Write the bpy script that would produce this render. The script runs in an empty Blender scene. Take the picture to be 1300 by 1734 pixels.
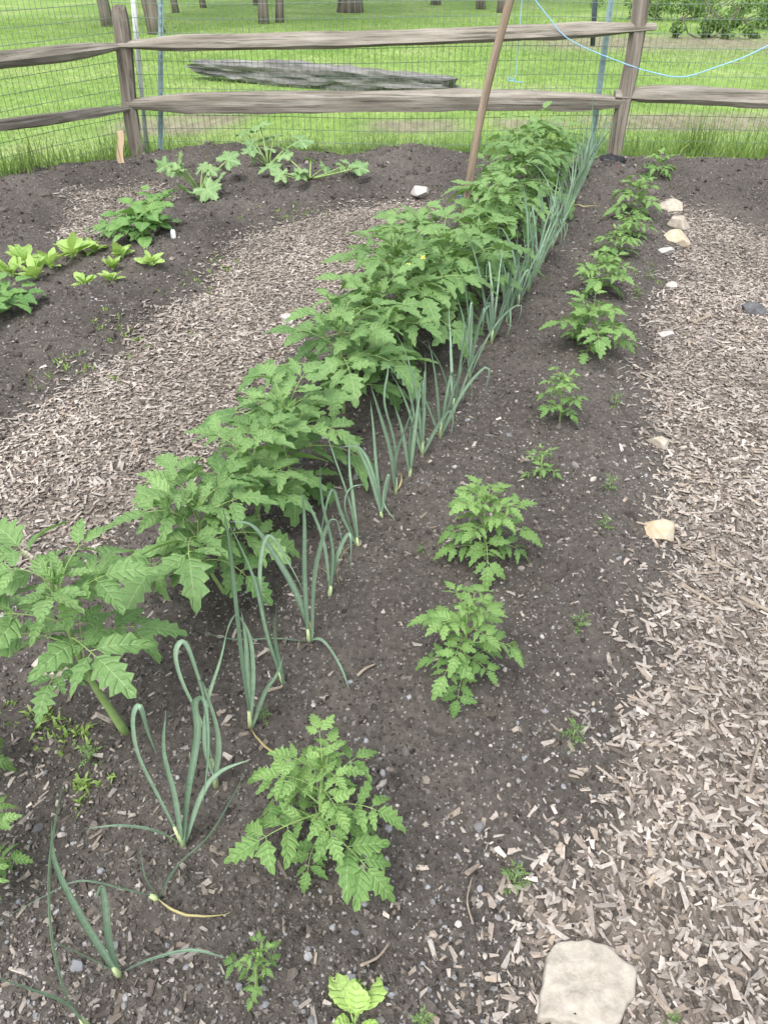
import bpy, bmesh, math, random
import numpy as np
from mathutils import Vector, Matrix
rng = np.random.default_rng(11); random.seed(11)
S = bpy.context.scene
COL = S.collection
R_ = math.radians
PITCH = R_(37); HC = 1.4; F = 1261.0
cp, sp = math.cos(PITCH), math.sin(PITCH)

# ------------------------------------------------------------------ camera geometry of the place
def ray(px, py):
    u = (px-650)/F; v = (867-py)/F
    return np.array([u, cp+v*sp, -sp+v*cp])
def G0(px, py, z=0.0):
    d = ray(px, py); t = (z-HC)/d[2]
    return np.array([d[0]*t, d[1]*t, z])
def PY(px, py, Y):
    d = ray(px, py); t = Y/d[1]
    return np.array([d[0]*t, Y, HC+d[2]*t])
def project(x, y, z):
    f = y*cp-(z-HC)*sp; up = y*sp+(z-HC)*cp
    f = np.maximum(f, 0.05)
    return 650+F*x/f, 867-F*up/f

# ------------------------------------------------------------------ noise
def vnoise(x, y, seed=0):
    xi = np.floor(x).astype(np.int64); yi = np.floor(y).astype(np.int64)
    xf = x-xi; yf = y-yi
    u = xf*xf*(3-2*xf); w = yf*yf*(3-2*yf)
    def h(a, b):
        n = (a*374761393+b*668265263+seed*1442695) & 0xffffffff
        n = ((n ^ (n >> 13))*1274126177) & 0xffffffff
        return ((n ^ (n >> 16)) & 0xffff)/65535.0
    return (h(xi, yi)*(1-u)+h(xi+1, yi)*u)*(1-w)+(h(xi, yi+1)*(1-u)+h(xi+1, yi+1)*u)*w
def fbm(x, y, oct=4, seed=0):
    r = 0; a = .5
    for i in range(oct):
        r = r+a*(vnoise(x*2**i, y*2**i, seed+i*17)-.5); a *= .5
    return r
def sst(a, b, x):
    t = np.clip((x-a)/(b-a), 0, 1); return t*t*(3-2*t)
def poly_sd(x, y, poly):
    poly = np.asarray(poly)[:, :2]; n = len(poly)
    d2 = np.full(x.shape, 1e9); ins = np.zeros(x.shape, bool)
    for i in range(n):
        ax, ay = poly[i]; bx, by = poly[(i+1) % n]
        ex, ey = bx-ax, by-ay
        t = np.clip(((x-ax)*ex+(y-ay)*ey)/(ex*ex+ey*ey+1e-12), 0, 1)
        d2 = np.minimum(d2, (x-ax-t*ex)**2+(y-ay-t*ey)**2)
        c = ((ay > y) != (by > y)) & (x < (bx-ax)*(y-ay)/(by-ay+1e-12)+ax)
        ins ^= c
    d = np.sqrt(d2); return np.where(ins, d, -d)
def gp(l): return [G0(*p)[:2] for p in l]
LEFTPATH = gp([(-500,1080),(0,985),(60,960),(150,925),(215,880),(330,800),(400,720),(450,640),(520,560),(580,500),(640,440),(685,395),(725,362),(700,345),(600,352),(530,368),(450,395),(390,440),(340,500),(290,545),(220,590),(140,645),(60,700),(0,730),(-500,860)])
PATCH = gp([(100,402),(130,360),(190,325),(260,312),(290,332),(240,362),(200,390),(150,418)])
RIGHTPATH = gp([(1120,345),(1190,365),(1300,388),(1700,420)])+[np.array([5.,2.]), np.array([3.,-1.]), np.array([.2,-1.])]+gp([(800,1900),(850,1734),(880,1600),(905,1530),(985,1445),(1045,1330),(1050,1215),(1115,1120),(1130,1000),(1145,900),(1115,760),(1100,640),(1115,520),(1150,460),(1165,420),(1140,360)])
GARDEN = gp([(-500,440),(0,318),(100,292),(215,275),(300,260),(500,266),(800,270),(1040,272),(1300,274),(1900,278)])+[np.array([7.,-2.5]), np.array([-7.,-2.5])]
MOUNDS = [(690,292,.5,.26,.13),(400,278,.55,.26,.11),(60,355,.6,.28,.14),(180,310,.4,.2,.06),(1230,315,.8,.30,.11),(560,315,.5,.3,.04),(320,430,.35,.5,.09),(900,330,.5,.6,.05),(150,560,.5,.3,.06),(250,345,.2,.3,-.07)]
MOUNDS = [(G0(a, b)[0], G0(a, b)[1], c, d, e) for a, b, c, d, e in MOUNDS]
def chip_sd(x, y):
    return np.maximum(np.maximum(poly_sd(x, y, LEFTPATH), poly_sd(x, y, RIGHTPATH)), poly_sd(x, y, PATCH))
def H(x, y, full=False):
    x = np.asarray(x, float); y = np.asarray(y, float)
    sd = chip_sd(x, y)
    h = .07*sst(0.03, -.30, sd)*(1-.5*sst(5.9, 6.7, y))
    for mx, my, rx, ry, hh in MOUNDS:
        h = h+hh*np.exp(-((x-mx)/rx)**2-((y-my)/ry)**2)
    soil = sst(.02, -.1, sd)
    far = sst(2.0, 5.0, y)*soil
    h = h+fbm(x*3, y*3, 4, 5)*.05+fbm(x*14, y*14, 3, 9)*(.010+.026*soil+.03*far)+np.abs(fbm(x*45, y*45, 3, 19))*.014*soil
    gs = poly_sd(x, y, GARDEN)
    e = sst(-.25, .06, gs)
    h = h*e-.12*(1-e)
    if full: return h, sd, gs
    return h
def Hs(x, y): return float(H(np.array([x]), np.array([y]))[0])
def G(px, py):
    z = 0.0
    for i in range(6):
        p = G0(px, py, z); z = .5*z+.5*Hs(p[0], p[1])
    p = G0(px, py, z); p[2] = Hs(p[0], p[1]); return p

# ------------------------------------------------------------------ object helpers
def tag(o, label=None, cat=None, group=None, kind=None):
    if label: o['label'] = label
    if cat: o['category'] = cat
    if group: o['group'] = group
    if kind: o['kind'] = kind
    return o
def thing(name, label, cat, loc, group=None):
    o = bpy.data.objects.new(name, None); COL.objects.link(o)
    o.location = Vector(loc); o.empty_display_size = .05
    return tag(o, label, cat, group)
def mesh_obj(name, V, Fc, mat, parent=None, smooth=True, C=None, org=None):
    V = np.asarray(V, float)
    if org is not None: V = V-np.asarray(org)
    me = bpy.data.meshes.new(name)
    me.from_pydata(V.tolist(), [], Fc if isinstance(Fc, list) else Fc.tolist())
    if C is not None:
        a = me.color_attributes.new('lv', 'FLOAT_COLOR', 'POINT')
        C = np.asarray(C, float); C4 = np.ones((len(V), 4)); C4[:, :3] = C
        a.data.foreach_set('color', C4.ravel())
    if smooth: me.polygons.foreach_set('use_smooth', [True]*len(me.polygons))
    me.materials.append(mat); me.update()
    o = bpy.data.objects.new(name, me); COL.objects.link(o)
    if parent: o.parent = parent
    return o
class MB:
    def __init__(s): s.v = []; s.f = []; s.c = []; s.n = 0
    def add(s, V, Fc, C=None):
        V = np.asarray(V, float)
        s.v.append(V); s.f += [[i+s.n for i in f] for f in Fc]
        if C is None: C = np.full((len(V), 3), .5)
        s.c.append(np.asarray(C)); s.n += len(V)
    def build(s, name, mat, parent=None, org=None, smooth=True):
        return mesh_obj(name, np.vstack(s.v), s.f, mat, parent, smooth, np.vstack(s.c), org)
def nrm(a):
    a = np.asarray(a, float); return a/(np.linalg.norm(a)+1e-12)
def tube(mb, pts, rad, k=6, C=None, cap=True):
    pts = np.asarray(pts, float); n = len(pts)
    rad = np.broadcast_to(np.asarray(rad, float), (n,))
    T = np.gradient(pts, axis=0); T = T/(np.linalg.norm(T, axis=1)[:, None]+1e-12)
    ref = np.array([0, 0, 1.]) if abs(T[0][2]) < .9 else np.array([1., 0, 0])
    u = nrm(np.cross(T[0], ref)); V = []
    for i in range(n):
        u = nrm(u-T[i]*np.dot(u, T[i])); w = np.cross(T[i], u)
        for j in range(k):
            a = 2*math.pi*j/k
            V.append(pts[i]+rad[i]*(math.cos(a)*u+math.sin(a)*w))
    Fc = [[i*k+j, i*k+(j+1) % k, (i+1)*k+(j+1) % k, (i+1)*k+j] for i in range(n-1) for j in range(k)]
    if cap: Fc += [list(range(k))[::-1], [(n-1)*k+j for j in range(k)]]
    CC = np.repeat(np.linspace(0, 1, n), k)[:, None]*np.ones((1, 3))
    mb.add(V, Fc, CC)
def catmull(P, n):
    P = np.asarray(P, float); P = np.vstack([2*P[0]-P[1], P, 2*P[-1]-P[-2]])
    m = len(P)-3; out = []
    for q in np.linspace(0, m-1e-6, n):
        i = int(q); t = q-i; a, b, c, d = P[i:i+4]
        out.append(.5*((2*b)+(-a+c)*t+(2*a-5*b+4*c-d)*t*t+(-a+3*b-3*c+d)*t**3))
    return np.array(out)

# ------------------------------------------------------------------ materials
def nm(name):
    m = bpy.data.materials.new(name); m.use_nodes = True
    nt = m.node_tree; nt.nodes.clear(); return m, nt
def nd(nt, t, ins=None, **props):
    n = nt.nodes.new('ShaderNode'+t)
    for k, v in props.items(): setattr(n, k, v)
    for k, v in (ins or {}).items():
        s = n.inputs[k]
        if isinstance(v, bpy.types.NodeSocket): nt.links.new(v, s)
        else:
            if isinstance(v, (tuple, list)) and len(v) == 3 and s.type == 'RGBA': v = (*v, 1)
            s.default_value = v
    return n
def mix(nt, f, a, b, blend='MIX'):
    n = nd(nt, 'Mix', {0: f, 6: a, 7: b}, data_type='RGBA', blend_type=blend)
    return n.outputs[2]
def ramp(nt, fac, stops):
    n = nd(nt, 'ValToRGB', {0: fac}); e = n.color_ramp.elements
    while len(e) < len(stops): e.new(.5)
    for i, (p, c) in enumerate(stops):
        e[i].position = p; e[i].color = (*c, 1) if len(c) == 3 else c
    return n.outputs[0]
def g(v): return (v, v, v)
def math_(nt, op, a, b=0.0, c=0.0):
    return nd(nt, 'Math', {0: a, 1: b, 2: c}, operation=op).outputs[0]
def coords(nt, sc=(1, 1, 1)):
    tc = nd(nt, 'TexCoord'); return nd(nt, 'Mapping', {0: tc.outputs['Object'], 3: sc}).outputs[0]
def noise(nt, co, sc, det=4, ro=.6, out=0):
    return nd(nt, 'TexNoise', {'Vector': co, 'Scale': sc, 'Detail': det, 'Roughness': ro}).outputs[out]
def attr(nt, name='lv'):
    a = nd(nt, 'Attribute', attribute_name=name)
    s = nd(nt, 'SeparateColor', {0: a.outputs['Color']})
    return a.outputs['Color'], s.outputs
def finish(nt, color, rough=.8, bump=None, bs=.3, bd=.01, spec=.3, transl=None, tcol=None):
    ins = {'Base Color': color, 'Roughness': rough, 'Specular IOR Level': spec}
    p = nd(nt, 'BsdfPrincipled', ins)
    if bump is not None:
        b = nd(nt, 'Bump', {'Height': bump, 'Strength': bs, 'Distance': bd})
        nt.links.new(b.outputs[0], p.inputs['Normal'])
    out = nd(nt, 'OutputMaterial'); sh = p.outputs[0]
    if transl:
        t = nd(nt, 'BsdfTranslucent', {0: tcol if tcol is not None else color})
        sh = nd(nt, 'MixShader', {0: transl, 1: sh, 2: t.outputs[0]}).outputs[0]
    nt.links.new(sh, out.inputs[0])

def mat_soil():
    m, nt = nm('garden_soil'); co = coords(nt); c, s = attr(nt)
    n1 = noise(nt, co, 4, 5); n2 = noise(nt, co, 55, 6, .7); n3 = noise(nt, co, 260, 3, .7); n0 = noise(nt, co, 1.6, 4)
    base = ramp(nt, n2, [(.3, (.040, .035, .0305)), (.5, (.088, .078, .069)), (.72, (.165, .147, .13))])
    base = mix(nt, math_(nt, 'MULTIPLY', n1, .6), base, (.112, .098, .086))
    base = mix(nt, .8, base, ramp(nt, n0, [(.35, g(.72)), (.65, g(1.25))]), 'MULTIPLY')
    v = nd(nt, 'TexVoronoi', {'Vector': co, 'Scale': 150}); vs = nd(nt, 'SeparateColor', {0: v.outputs['Color']})
    peb = math_(nt, 'GREATER_THAN', vs.outputs[0], .91)
    near = math_(nt, 'LESS_THAN', v.outputs['Distance'], .42)
    base = mix(nt, math_(nt, 'MULTIPLY', peb, near), base, ramp(nt, vs.outputs[1], [(0, (.13, .125, .12)), (1, (.32, .30, .28))]))
    v2 = nd(nt, 'TexVoronoi', {'Vector': nd(nt, 'Mapping', {0: co, 3: (1, .6, 1)}).outputs[0], 'Scale': 95})
    v2s = nd(nt, 'SeparateColor', {0: v2.outputs['Color']})
    chip = ramp(nt, v2s.outputs[0], [(0, (.09, .075, .063)), (.4, (.18, .152, .126)), (1, (.29, .25, .215))])
    col = mix(nt, s[0], base, chip)
    h = math_(nt, 'ADD', math_(nt, 'MULTIPLY', n2, 1.0), math_(nt, 'MULTIPLY', n3, .5))
    finish(nt, col, .95, h, .8, .010, .15); return m
def mat_attr(name, rough=.85, ns=200, nstr=.5, stretch=(1, 1, 1), bs=.4, spec=.2):
    m, nt = nm(name); co = coords(nt, stretch); c, s = attr(nt)
    n = noise(nt, co, ns, 4, .6)
    col = mix(nt, nstr, c, ramp(nt, n, [(.25, g(.25)), (.75, g(1.0))]), 'MULTIPLY')
    col = mix(nt, 1.0, col, g(1.0+nstr*.55), 'MULTIPLY')
    finish(nt, col, rough, n, bs, .004, spec); return m
def mat_leaf(name, dark, light, rough=.5, transl=.25, rib=(.3, .42, .2), veins=34.0, spec=.35, ribw=.07, vs=.35):
    m, nt = nm(name); c, s = attr(nt); co = coords(nt)
    n = noise(nt, co, 35, 3); n4 = noise(nt, co, 160, 3)
    f = math_(nt, 'ADD', math_(nt, 'MULTIPLY', s[0], .75), math_(nt, 'MULTIPLY', math_(nt, 'SUBTRACT', n, .5), .9))
    col = mix(nt, nd(nt, 'Clamp', {0: f}).outputs[0], dark, light)
    ph = math_(nt, 'SUBTRACT', math_(nt, 'MULTIPLY', s[2], veins), math_(nt, 'MULTIPLY', s[1], 6.0))
    vn = math_(nt, 'POWER', math_(nt, 'ADD', math_(nt, 'MULTIPLY', math_(nt, 'SINE', ph), .5), .5), 6.0)
    r = nd(nt, 'MapRange', {0: s[1], 1: 0.0, 2: ribw, 3: .7, 4: 0.0}).outputs[0]
    col = mix(nt, r, col, rib)
    col = mix(nt, math_(nt, 'MULTIPLY', vn, vs*.5), col, rib)
    hh = math_(nt, 'ADD', math_(nt, 'SUBTRACT', n, math_(nt, 'MULTIPLY', vn, .6)), math_(nt, 'MULTIPLY', n4, .5))
    tc = mix(nt, .5, col, (min(1, light[0]*1.5), min(1, light[1]*1.5), light[2]*.8))
    finish(nt, col, rough, hh, .7, .005, spec, transl, tc); return m
def mat_plain(name, c1, c2, sc=60, rough=.7, bs=.2, spec=.3, stretch=(1, 1, 1), transl=None):
    m, nt = nm(name); co = coords(nt, stretch)
    n = noise(nt, co, sc, 5, .65)
    finish(nt, ramp(nt, n, [(.3, c1), (.7, c2)]), rough, n, bs, .005, spec, transl); return m
def mat_wood(name, dark, mid, light, moss=.3, sc=1.0):
    m, nt = nm(name); co = coords(nt, (14*sc, 14*sc, .9*sc)); co2 = coords(nt, (70*sc, 70*sc, 1.6*sc)); co3 = coords(nt)
    n1 = noise(nt, co, 1.5, 5, .65); n2 = noise(nt, co2, 1.0, 4, .7); n3 = noise(nt, co3, 5, 4, .6)
    col = ramp(nt, n1, [(.3, dark), (.5, mid), (.72, light)])
    crack = ramp(nt, n2, [(.36, g(.18)), (.46, g(1.0))])
    col = mix(nt, .65, col, crack, 'MULTIPLY')
    col = mix(nt, nd(nt, 'MapRange', {0: n3, 1: .55, 2: .75, 3: 0.0, 4: moss}).outputs[0], col, (.13, .14, .085))
    finish(nt, col, .9, math_(nt, 'ADD', n1, n2), .7, .008, .15); return m
def mat_lawn():
    m, nt = nm('lawn_turf'); co = coords(nt); c, s = attr(nt)
    n1 = noise(nt, co, .5, 5, .6); n2 = noise(nt, coords(nt, (1, .35, 1)), 9, 6, .75)
    a = ramp(nt, n1, [(.3, (.155, .265, .065)), (.5, (.225, .345, .09)), (.72, (.33, .40, .16))])
    a = mix(nt, .8, a, ramp(nt, n2, [(.3, g(.5)), (.7, g(1.25))]), 'MULTIPLY')
    br = ramp(nt, n2, [(.3, (.14, .115, .09)), (.7, (.33, .28, .22))])
    finish(nt, mix(nt, s[0], a, br), .95, n2, .6, .05, .1); return m

M = {}
M['soil'] = mat_soil()
M['chips'] = mat_attr('wood_chip', .92, 110, .5, (1, 1, 1), .5, .12)
M['crumb'] = mat_attr('soil_crumb', .97, 260, .5, (1, 1, 1), .6, .1)
M['pebble'] = mat_attr('pebble', .85, 180, .35, (1, 1, 1), .3, .2)
M['tomato'] = mat_leaf('tomato_leaf', (.10, .205, .065), (.25, .40, .14), .5, .27, (.36, .49, .24))
M['tomato_s'] = mat_leaf('young_tomato_leaf', (.12, .24, .068), (.28, .445, .14), .5, .27, (.39, .52, .24))
M['leek'] = mat_leaf('leek_leaf', (.145, .245, .165), (.32, .45, .315), .5, .12, (.36, .49, .37), 0.0, .4, .1, 0)
M['dryleaf'] = mat_leaf('dry_blade', (.34, .30, .13), (.52, .46, .24), .6, .15, (.5, .45, .25), 0.0, .2, .1, 0)
M['lettuce'] = mat_leaf('lettuce_leaf', (.27, .46, .09), (.46, .62, .21), .45, .3, (.53, .66, .34))
M['squash'] = mat_leaf('squash_leaf', (.14, .27, .095), (.30, .44, .19), .55, .2, (.42, .52, .31))
M['darkleaf'] = mat_leaf('dark_leaf', (.09, .21, .055), (.22, .39, .11), .5, .2)
M['stem'] = mat_plain('green_stem', (.17, .28, .08), (.29, .39, .15), 60, .6, .15)
M['leekstalk'] = mat_plain('leek_stalk', (.34, .45, .19), (.52, .57, .34), 60, .5, .1)
M['wood'] = mat_wood('weathered_rail_wood', (.13, .115, .093), (.25, .225, .188), (.40, .37, .325), .35)
M['woodpost'] = mat_wood('weathered_post_wood', (.12, .10, .082), (.225, .195, .162), (.34, .31, .268), .2)
M['log'] = mat_wood('grey_log_wood', (.085, .082, .078), (.175, .17, .162), (.29, .283, .272), .0, .75)
M['stake'] = mat_wood('stake_wood', (.20, .148, .108), (.31, .24, .18), (.41, .33, .26), .0)
M['pale'] = mat_wood('pale_stake_wood', (.36, .25, .16), (.48, .36, .24), (.56, .44, .31), .0)
M['wire'] = mat_plain('coated_wire', (.14, .19, .165), (.22, .275, .245), 30, .5, 0)
M['tpost'] = mat_plain('painted_steel', (.22, .33, .33), (.31, .42, .42), 25, .55, .1)
M['dsteel'] = mat_plain('dark_steel', (.07, .10, .12), (.14, .17, .19), 25, .5, .1)
M['white'] = mat_plain('white_plastic', (.6, .62, .62), (.75, .76, .76), 20, .5, .05)
M['blue'] = mat_plain('blue_twine', (.22, .48, .70), (.38, .62, .80), 300, .7, .2)
M['rock'] = mat_plain('tan_rock', (.31, .265, .20), (.50, .455, .39), 40, .85, .5)
M['rocky'] = mat_plain('ochre_rock', (.42, .32, .185), (.52, .47, .395), 26, .85, .5)
M['rockd'] = mat_plain('dark_rock', (.07, .07, .075), (.15, .15, .155), 40, .85, .5)
M['rockw'] = mat_plain('pale_rock', (.36, .335, .31), (.52, .49, .46), 40, .85, .4)
M['slab'] = mat_plain('flat_stone', (.30, .27, .225), (.44, .40, .345), 45, .9, .8)
M['grass'] = mat_leaf('grass_blade', (.155, .265, .06), (.34, .44, .155), .6, .25, (.25, .35, .12), 0.0, .2, .02, 0)
M['lawn'] = mat_lawn()
M['bark'] = mat_wood('tree_bark', (.10, .08, .065), (.19, .155, .13), (.28, .24, .21), .15, .25)
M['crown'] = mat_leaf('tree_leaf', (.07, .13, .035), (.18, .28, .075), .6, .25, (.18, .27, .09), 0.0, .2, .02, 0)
M['flower'] = mat_plain('yellow_petal', (.68, .56, .08), (.78, .68, .16), 30, .5, 0)
M['twig'] = mat_plain('twig_bark', (.19, .155, .12), (.34, .29, .235), 60, .9, .3)
M['black'] = mat_plain('black_plastic', (.012, .012, .014), (.03, .03, .033), 30, .4, .3)
M['red'] = mat_plain('red_ribbon', (.5, .06, .06), (.6, .1, .1), 30, .6, .1)

# ------------------------------------------------------------------ ground
xs = np.concatenate([np.arange(-7, -1.6, .035), np.arange(-1.6, 1.6, .0115), np.arange(1.6, 7.01, .035)])
ys = np.concatenate([np.arange(-2.2, .35, .06), np.arange(.35, 2.2, .011), np.arange(2.2, 7.6, .024)])
X, Y = np.meshgrid(xs, ys)
h, sd, gs = H(X.ravel(), Y.ravel(), True)
mk = sst(-.05, .05, sd-.03+.16*fbm(X.ravel()*7, Y.ravel()*7, 4, 31))*.9
nx, ny = len(xs), len(ys)
ii = (np.arange(ny-1)[:, None]*nx+np.arange(nx-1)[None]).ravel()
FG = np.stack([ii, ii+1, ii+nx+1, ii+nx], 1)
o = mesh_obj('garden_ground', np.stack([X.ravel(), Y.ravel(), h], 1), FG, M['soil'], None, True, np.stack([mk, mk, mk], 1))
tag(o, 'dark garden soil beds with wood chip paths between them', 'soil', kind='structure')
lx = np.concatenate([-np.geomspace(200, 7, 25), np.arange(-6.9, 6.95, .12), np.geomspace(7, 200, 25)])
ly = np.concatenate([[-60, -20, -5, 0, 3], np.arange(4.5, 14, .12), np.geomspace(14.1, 320, 40)])
X, Y = np.meshgrid(lx, ly); Xr, Yr = X.ravel(), Y.ravel()
lh = -.035+.05*fbm(Xr*.7, Yr*.7, 3, 3)
BARE = [(1190,200,1.3,.5),(280,208,.55,.5),(700,208,.5,.35),(350,200,.4,.4),(900,205,.4,.3),(1150,70,3,1.5)]
def bare(x, y):
    r = np.zeros(np.shape(x))
    for a, b, rx, ry in BARE:
        p = G0(a, b); r = np.maximum(r, np.exp(-((x-p[0])/rx)**4-((y-p[1])/ry)**4))
    return r
bm_ = np.clip(bare(Xr, Yr)*(1.2+2*fbm(Xr*4, Yr*4, 3, 8)), 0, 1)*.85
nx, ny = len(lx), len(ly)
ii = (np.arange(ny-1)[:, None]*nx+np.arange(nx-1)[None]).ravel()
o = mesh_obj('lawn', np.stack([Xr, Yr, lh], 1), np.stack([ii, ii+1, ii+nx+1, ii+nx], 1), M['lawn'], None, True, np.stack([bm_]*3, 1))
tag(o, 'bright green lawn stretching away behind the fence', 'lawn', kind='structure')

# ------------------------------------------------------------------ scatter
def inst(Tv, Tf, P, sc, eul, jit=.12):
    n = len(P); k = len(Tv)
    V = Tv[None]*(1+jit*rng.standard_normal((n, k, 3)))*sc[:, None, :]
    cx, sx = np.cos(eul[:, 0]), np.sin(eul[:, 0]); cy, sy = np.cos(eul[:, 1]), np.sin(eul[:, 1]); cz, sz = np.cos(eul[:, 2]), np.sin(eul[:, 2])
    x, y, z = V[..., 0], V[..., 1], V[..., 2]
    y, z = y*cx[:, None]-z*sx[:, None], y*sx[:, None]+z*cx[:, None]
    x, z = x*cy[:, None]+z*sy[:, None], -x*sy[:, None]+z*cy[:, None]
    x, y = x*cz[:, None]-y*sz[:, None], x*sz[:, None]+y*cz[:, None]
    V = np.stack([x, y, z], -1)+P[:, None]
    Fc = Tf[None]+(np.arange(n)*k)[:, None, None]
    return V.reshape(-1, 3), Fc.reshape(-1, Tf.shape[1])
def vis(x, y, z, m=420):
    a, b = project(x, y, z); return (a > -m) & (a < 1300+m) & (b > -50) & (b < 2100)
BOXV = np.array([[-1,-.8,-1],[1,-.5,-1],[1,.6,-1],[-1,.9,-1],[-.95,-.7,1],[.85,-.45,1],[.95,.5,1],[-.9,.8,1]], float)*.5
BOXF = np.array([[3,2,1,0],[4,5,6,7],[0,1,5,4],[1,2,6,5],[2,3,7,6],[3,0,4,7]])
OCTV = np.array([[1,0,0],[-1,0,0],[0,1,0],[0,-1,0],[0,0,1],[0,0,-1]], float)
OCTF = np.array([[0,2,4],[2,1,4],[1,3,4],[3,0,4],[2,0,5],[1,2,5],[3,1,5],[0,3,5]])
def ico(sub):
    b = bmesh.new(); bmesh.ops.create_icosphere(b, subdivisions=sub, radius=1)
    V = np.array([v.co[:] for v in b.verts]); Fc = np.array([[v.index for v in f.verts] for f in b.faces]); b.free(); return V, Fc
PAL = np.array([(.335,.288,.24),(.275,.228,.187),(.385,.34,.292),(.195,.158,.127),(.32,.28,.243),(.44,.392,.345),(.30,.243,.188),(.13,.107,.09),(.355,.312,.268),(.305,.272,.24),(.355,.30,.256),(.225,.193,.168)])
def chips_at(x, y, small=1.0, lift=.010, dark=1.0, tilt=.19):
    n = len(x); z = H(x, y)
    L = np.clip(rng.lognormal(math.log(.0135), .55, n), .004, .05)*small
    W = np.clip(L*rng.uniform(.22, .75, n), .002, .0125)
    T = rng.uniform(.001, .0032, n)
    P = np.stack([x, y, z+rng.uniform(.001, lift, n)], 1)
    e = np.stack([rng.normal(0, tilt, n), rng.normal(0, tilt, n), rng.uniform(0, 6.283, n)], 1)
    V, Fc = inst(BOXV, BOXF, P, np.stack([L, W, T], 1), e, .25)
    tone = .78+.42*vnoise(x*2.5, y*2.5, 61)
    c = PAL[rng.integers(0, len(PAL), n)]*rng.uniform(.78, 1.14, (n, 1))*dark*tone[:, None]
    c = c.mean(1, keepdims=True)*.12+c*.88
    return V, Fc, np.repeat(c, 8, 0)
N = 330000
x = rng.uniform(-3.6, 3.6, N); y = rng.uniform(.15, 5.9, N)
sd = chip_sd(x, y)+.16*fbm(x*7, y*7, 4, 31)
keep = (rng.random(N) < .74*sst(-.07, .06, sd)+.26*sst(-.24, .02, sd)**2) & vis(x, y, 0*x)
x, y = x[keep], y[keep]
print('chips', len(x))
V, Fc, C = chips_at(x, y)
o = mesh_obj('wood_chips', V, Fc, M['chips'], None, False, C); tag(o, 'wood chip mulch spread over the garden paths', 'wood chips', kind='stuff')
def nearpts(n, a=.3, b=6.9):
    y = a*(b/a)**rng.random(n); x = rng.uniform(-1, 1, n)*(.68*y+.7); return x, y
x, y = nearpts(12000); sd = chip_sd(x, y); gs = poly_sd(x, y, GARDEN)
patch = vnoise(x*2.2, y*2.2, 77)
keep = (sd < .02) & (gs > .05) & (rng.random(len(x)) < (.08+.5*sst(-.35, 0, sd)+.5*(patch > .66)))
V, Fc, C = chips_at(x[keep], y[keep], .78, .005, .9)
o = mesh_obj('scattered_wood_bits', V, Fc, M['chips'], None, False, C); tag(o, 'stray wood bits scattered over the dark soil', 'wood bits', kind='stuff')
x, y = nearpts(115000); sd = chip_sd(x, y); gs = poly_sd(x, y, GARDEN)
k = ((sd < .05) | (rng.random(len(x)) < .22)) & (gs > .02); x, y, sd = x[k], y[k], sd[k]; n = len(x); print('crumbs', n)
s = np.clip(rng.lognormal(math.log(.0025), .55, n), .001, .0085)*(.75+.22*y)
P = np.stack([x, y, H(x, y)+s*.2+(sd > .05)*.006], 1)
V, Fc = inst(OCTV, OCTF, P, s[:, None]*rng.uniform(.6, 1.3, (n, 3)), rng.uniform(0, 6.28, (n, 3)), .25)
c = np.array([(.098,.087,.077)])*rng.lognormal(0, .40, (n, 1))*(.78+.45*vnoise(x*2, y*2, 44))[:, None]
o = mesh_obj('soil_crumbs', V, Fc, M['crumb'], None, False, np.repeat(c, 6, 0)); tag(o, 'loose crumbs of dark soil covering the beds', 'soil crumbs', kind='stuff')
n = 3600; x = rng.uniform(-4.2, 4.2, n); y = rng.uniform(2.4, 6.75, n); sd = chip_sd(x, y); gs = poly_sd(x, y, GARDEN)
k = (sd < -.03) & (gs > .08) & ((x < -.6) | (y > 5.3)) & (rng.random(n) < .2+.8*vnoise(x*3, y*3, 12)); x, y = x[k], y[k]
x2, y2 = nearpts(2600); sd2 = chip_sd(x2, y2); k = (sd2 < -.02) & (y2 < 4) & (rng.random(2600) < .2+.8*vnoise(x2*3, y2*3, 13))
nf = len(x); x = np.concatenate([x, x2[k]]); y = np.concatenate([y, y2[k]]); n = len(x)
s = np.clip(rng.lognormal(math.log(.010), .5, n), .004, .03); s[nf:] *= .6; Tv, Tf = ico(1)
V, Fc = inst(Tv, Tf, np.stack([x, y, H(x, y)-s*.1], 1), s[:, None]*rng.uniform(.6, 1.5, (n, 3))*np.array([1, 1, .8]), rng.uniform(0, 6.28, (n, 3)), .2)
c = np.array([(.088,.077,.068)])*rng.lognormal(0, .25, (n, 1))
o = mesh_obj('soil_clods', V, Fc, M['crumb'], None, False, np.repeat(c, len(Tv), 0)); tag(o, 'larger dark soil clods lying on the beds and back mounds', 'soil clods', kind='stuff')
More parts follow.
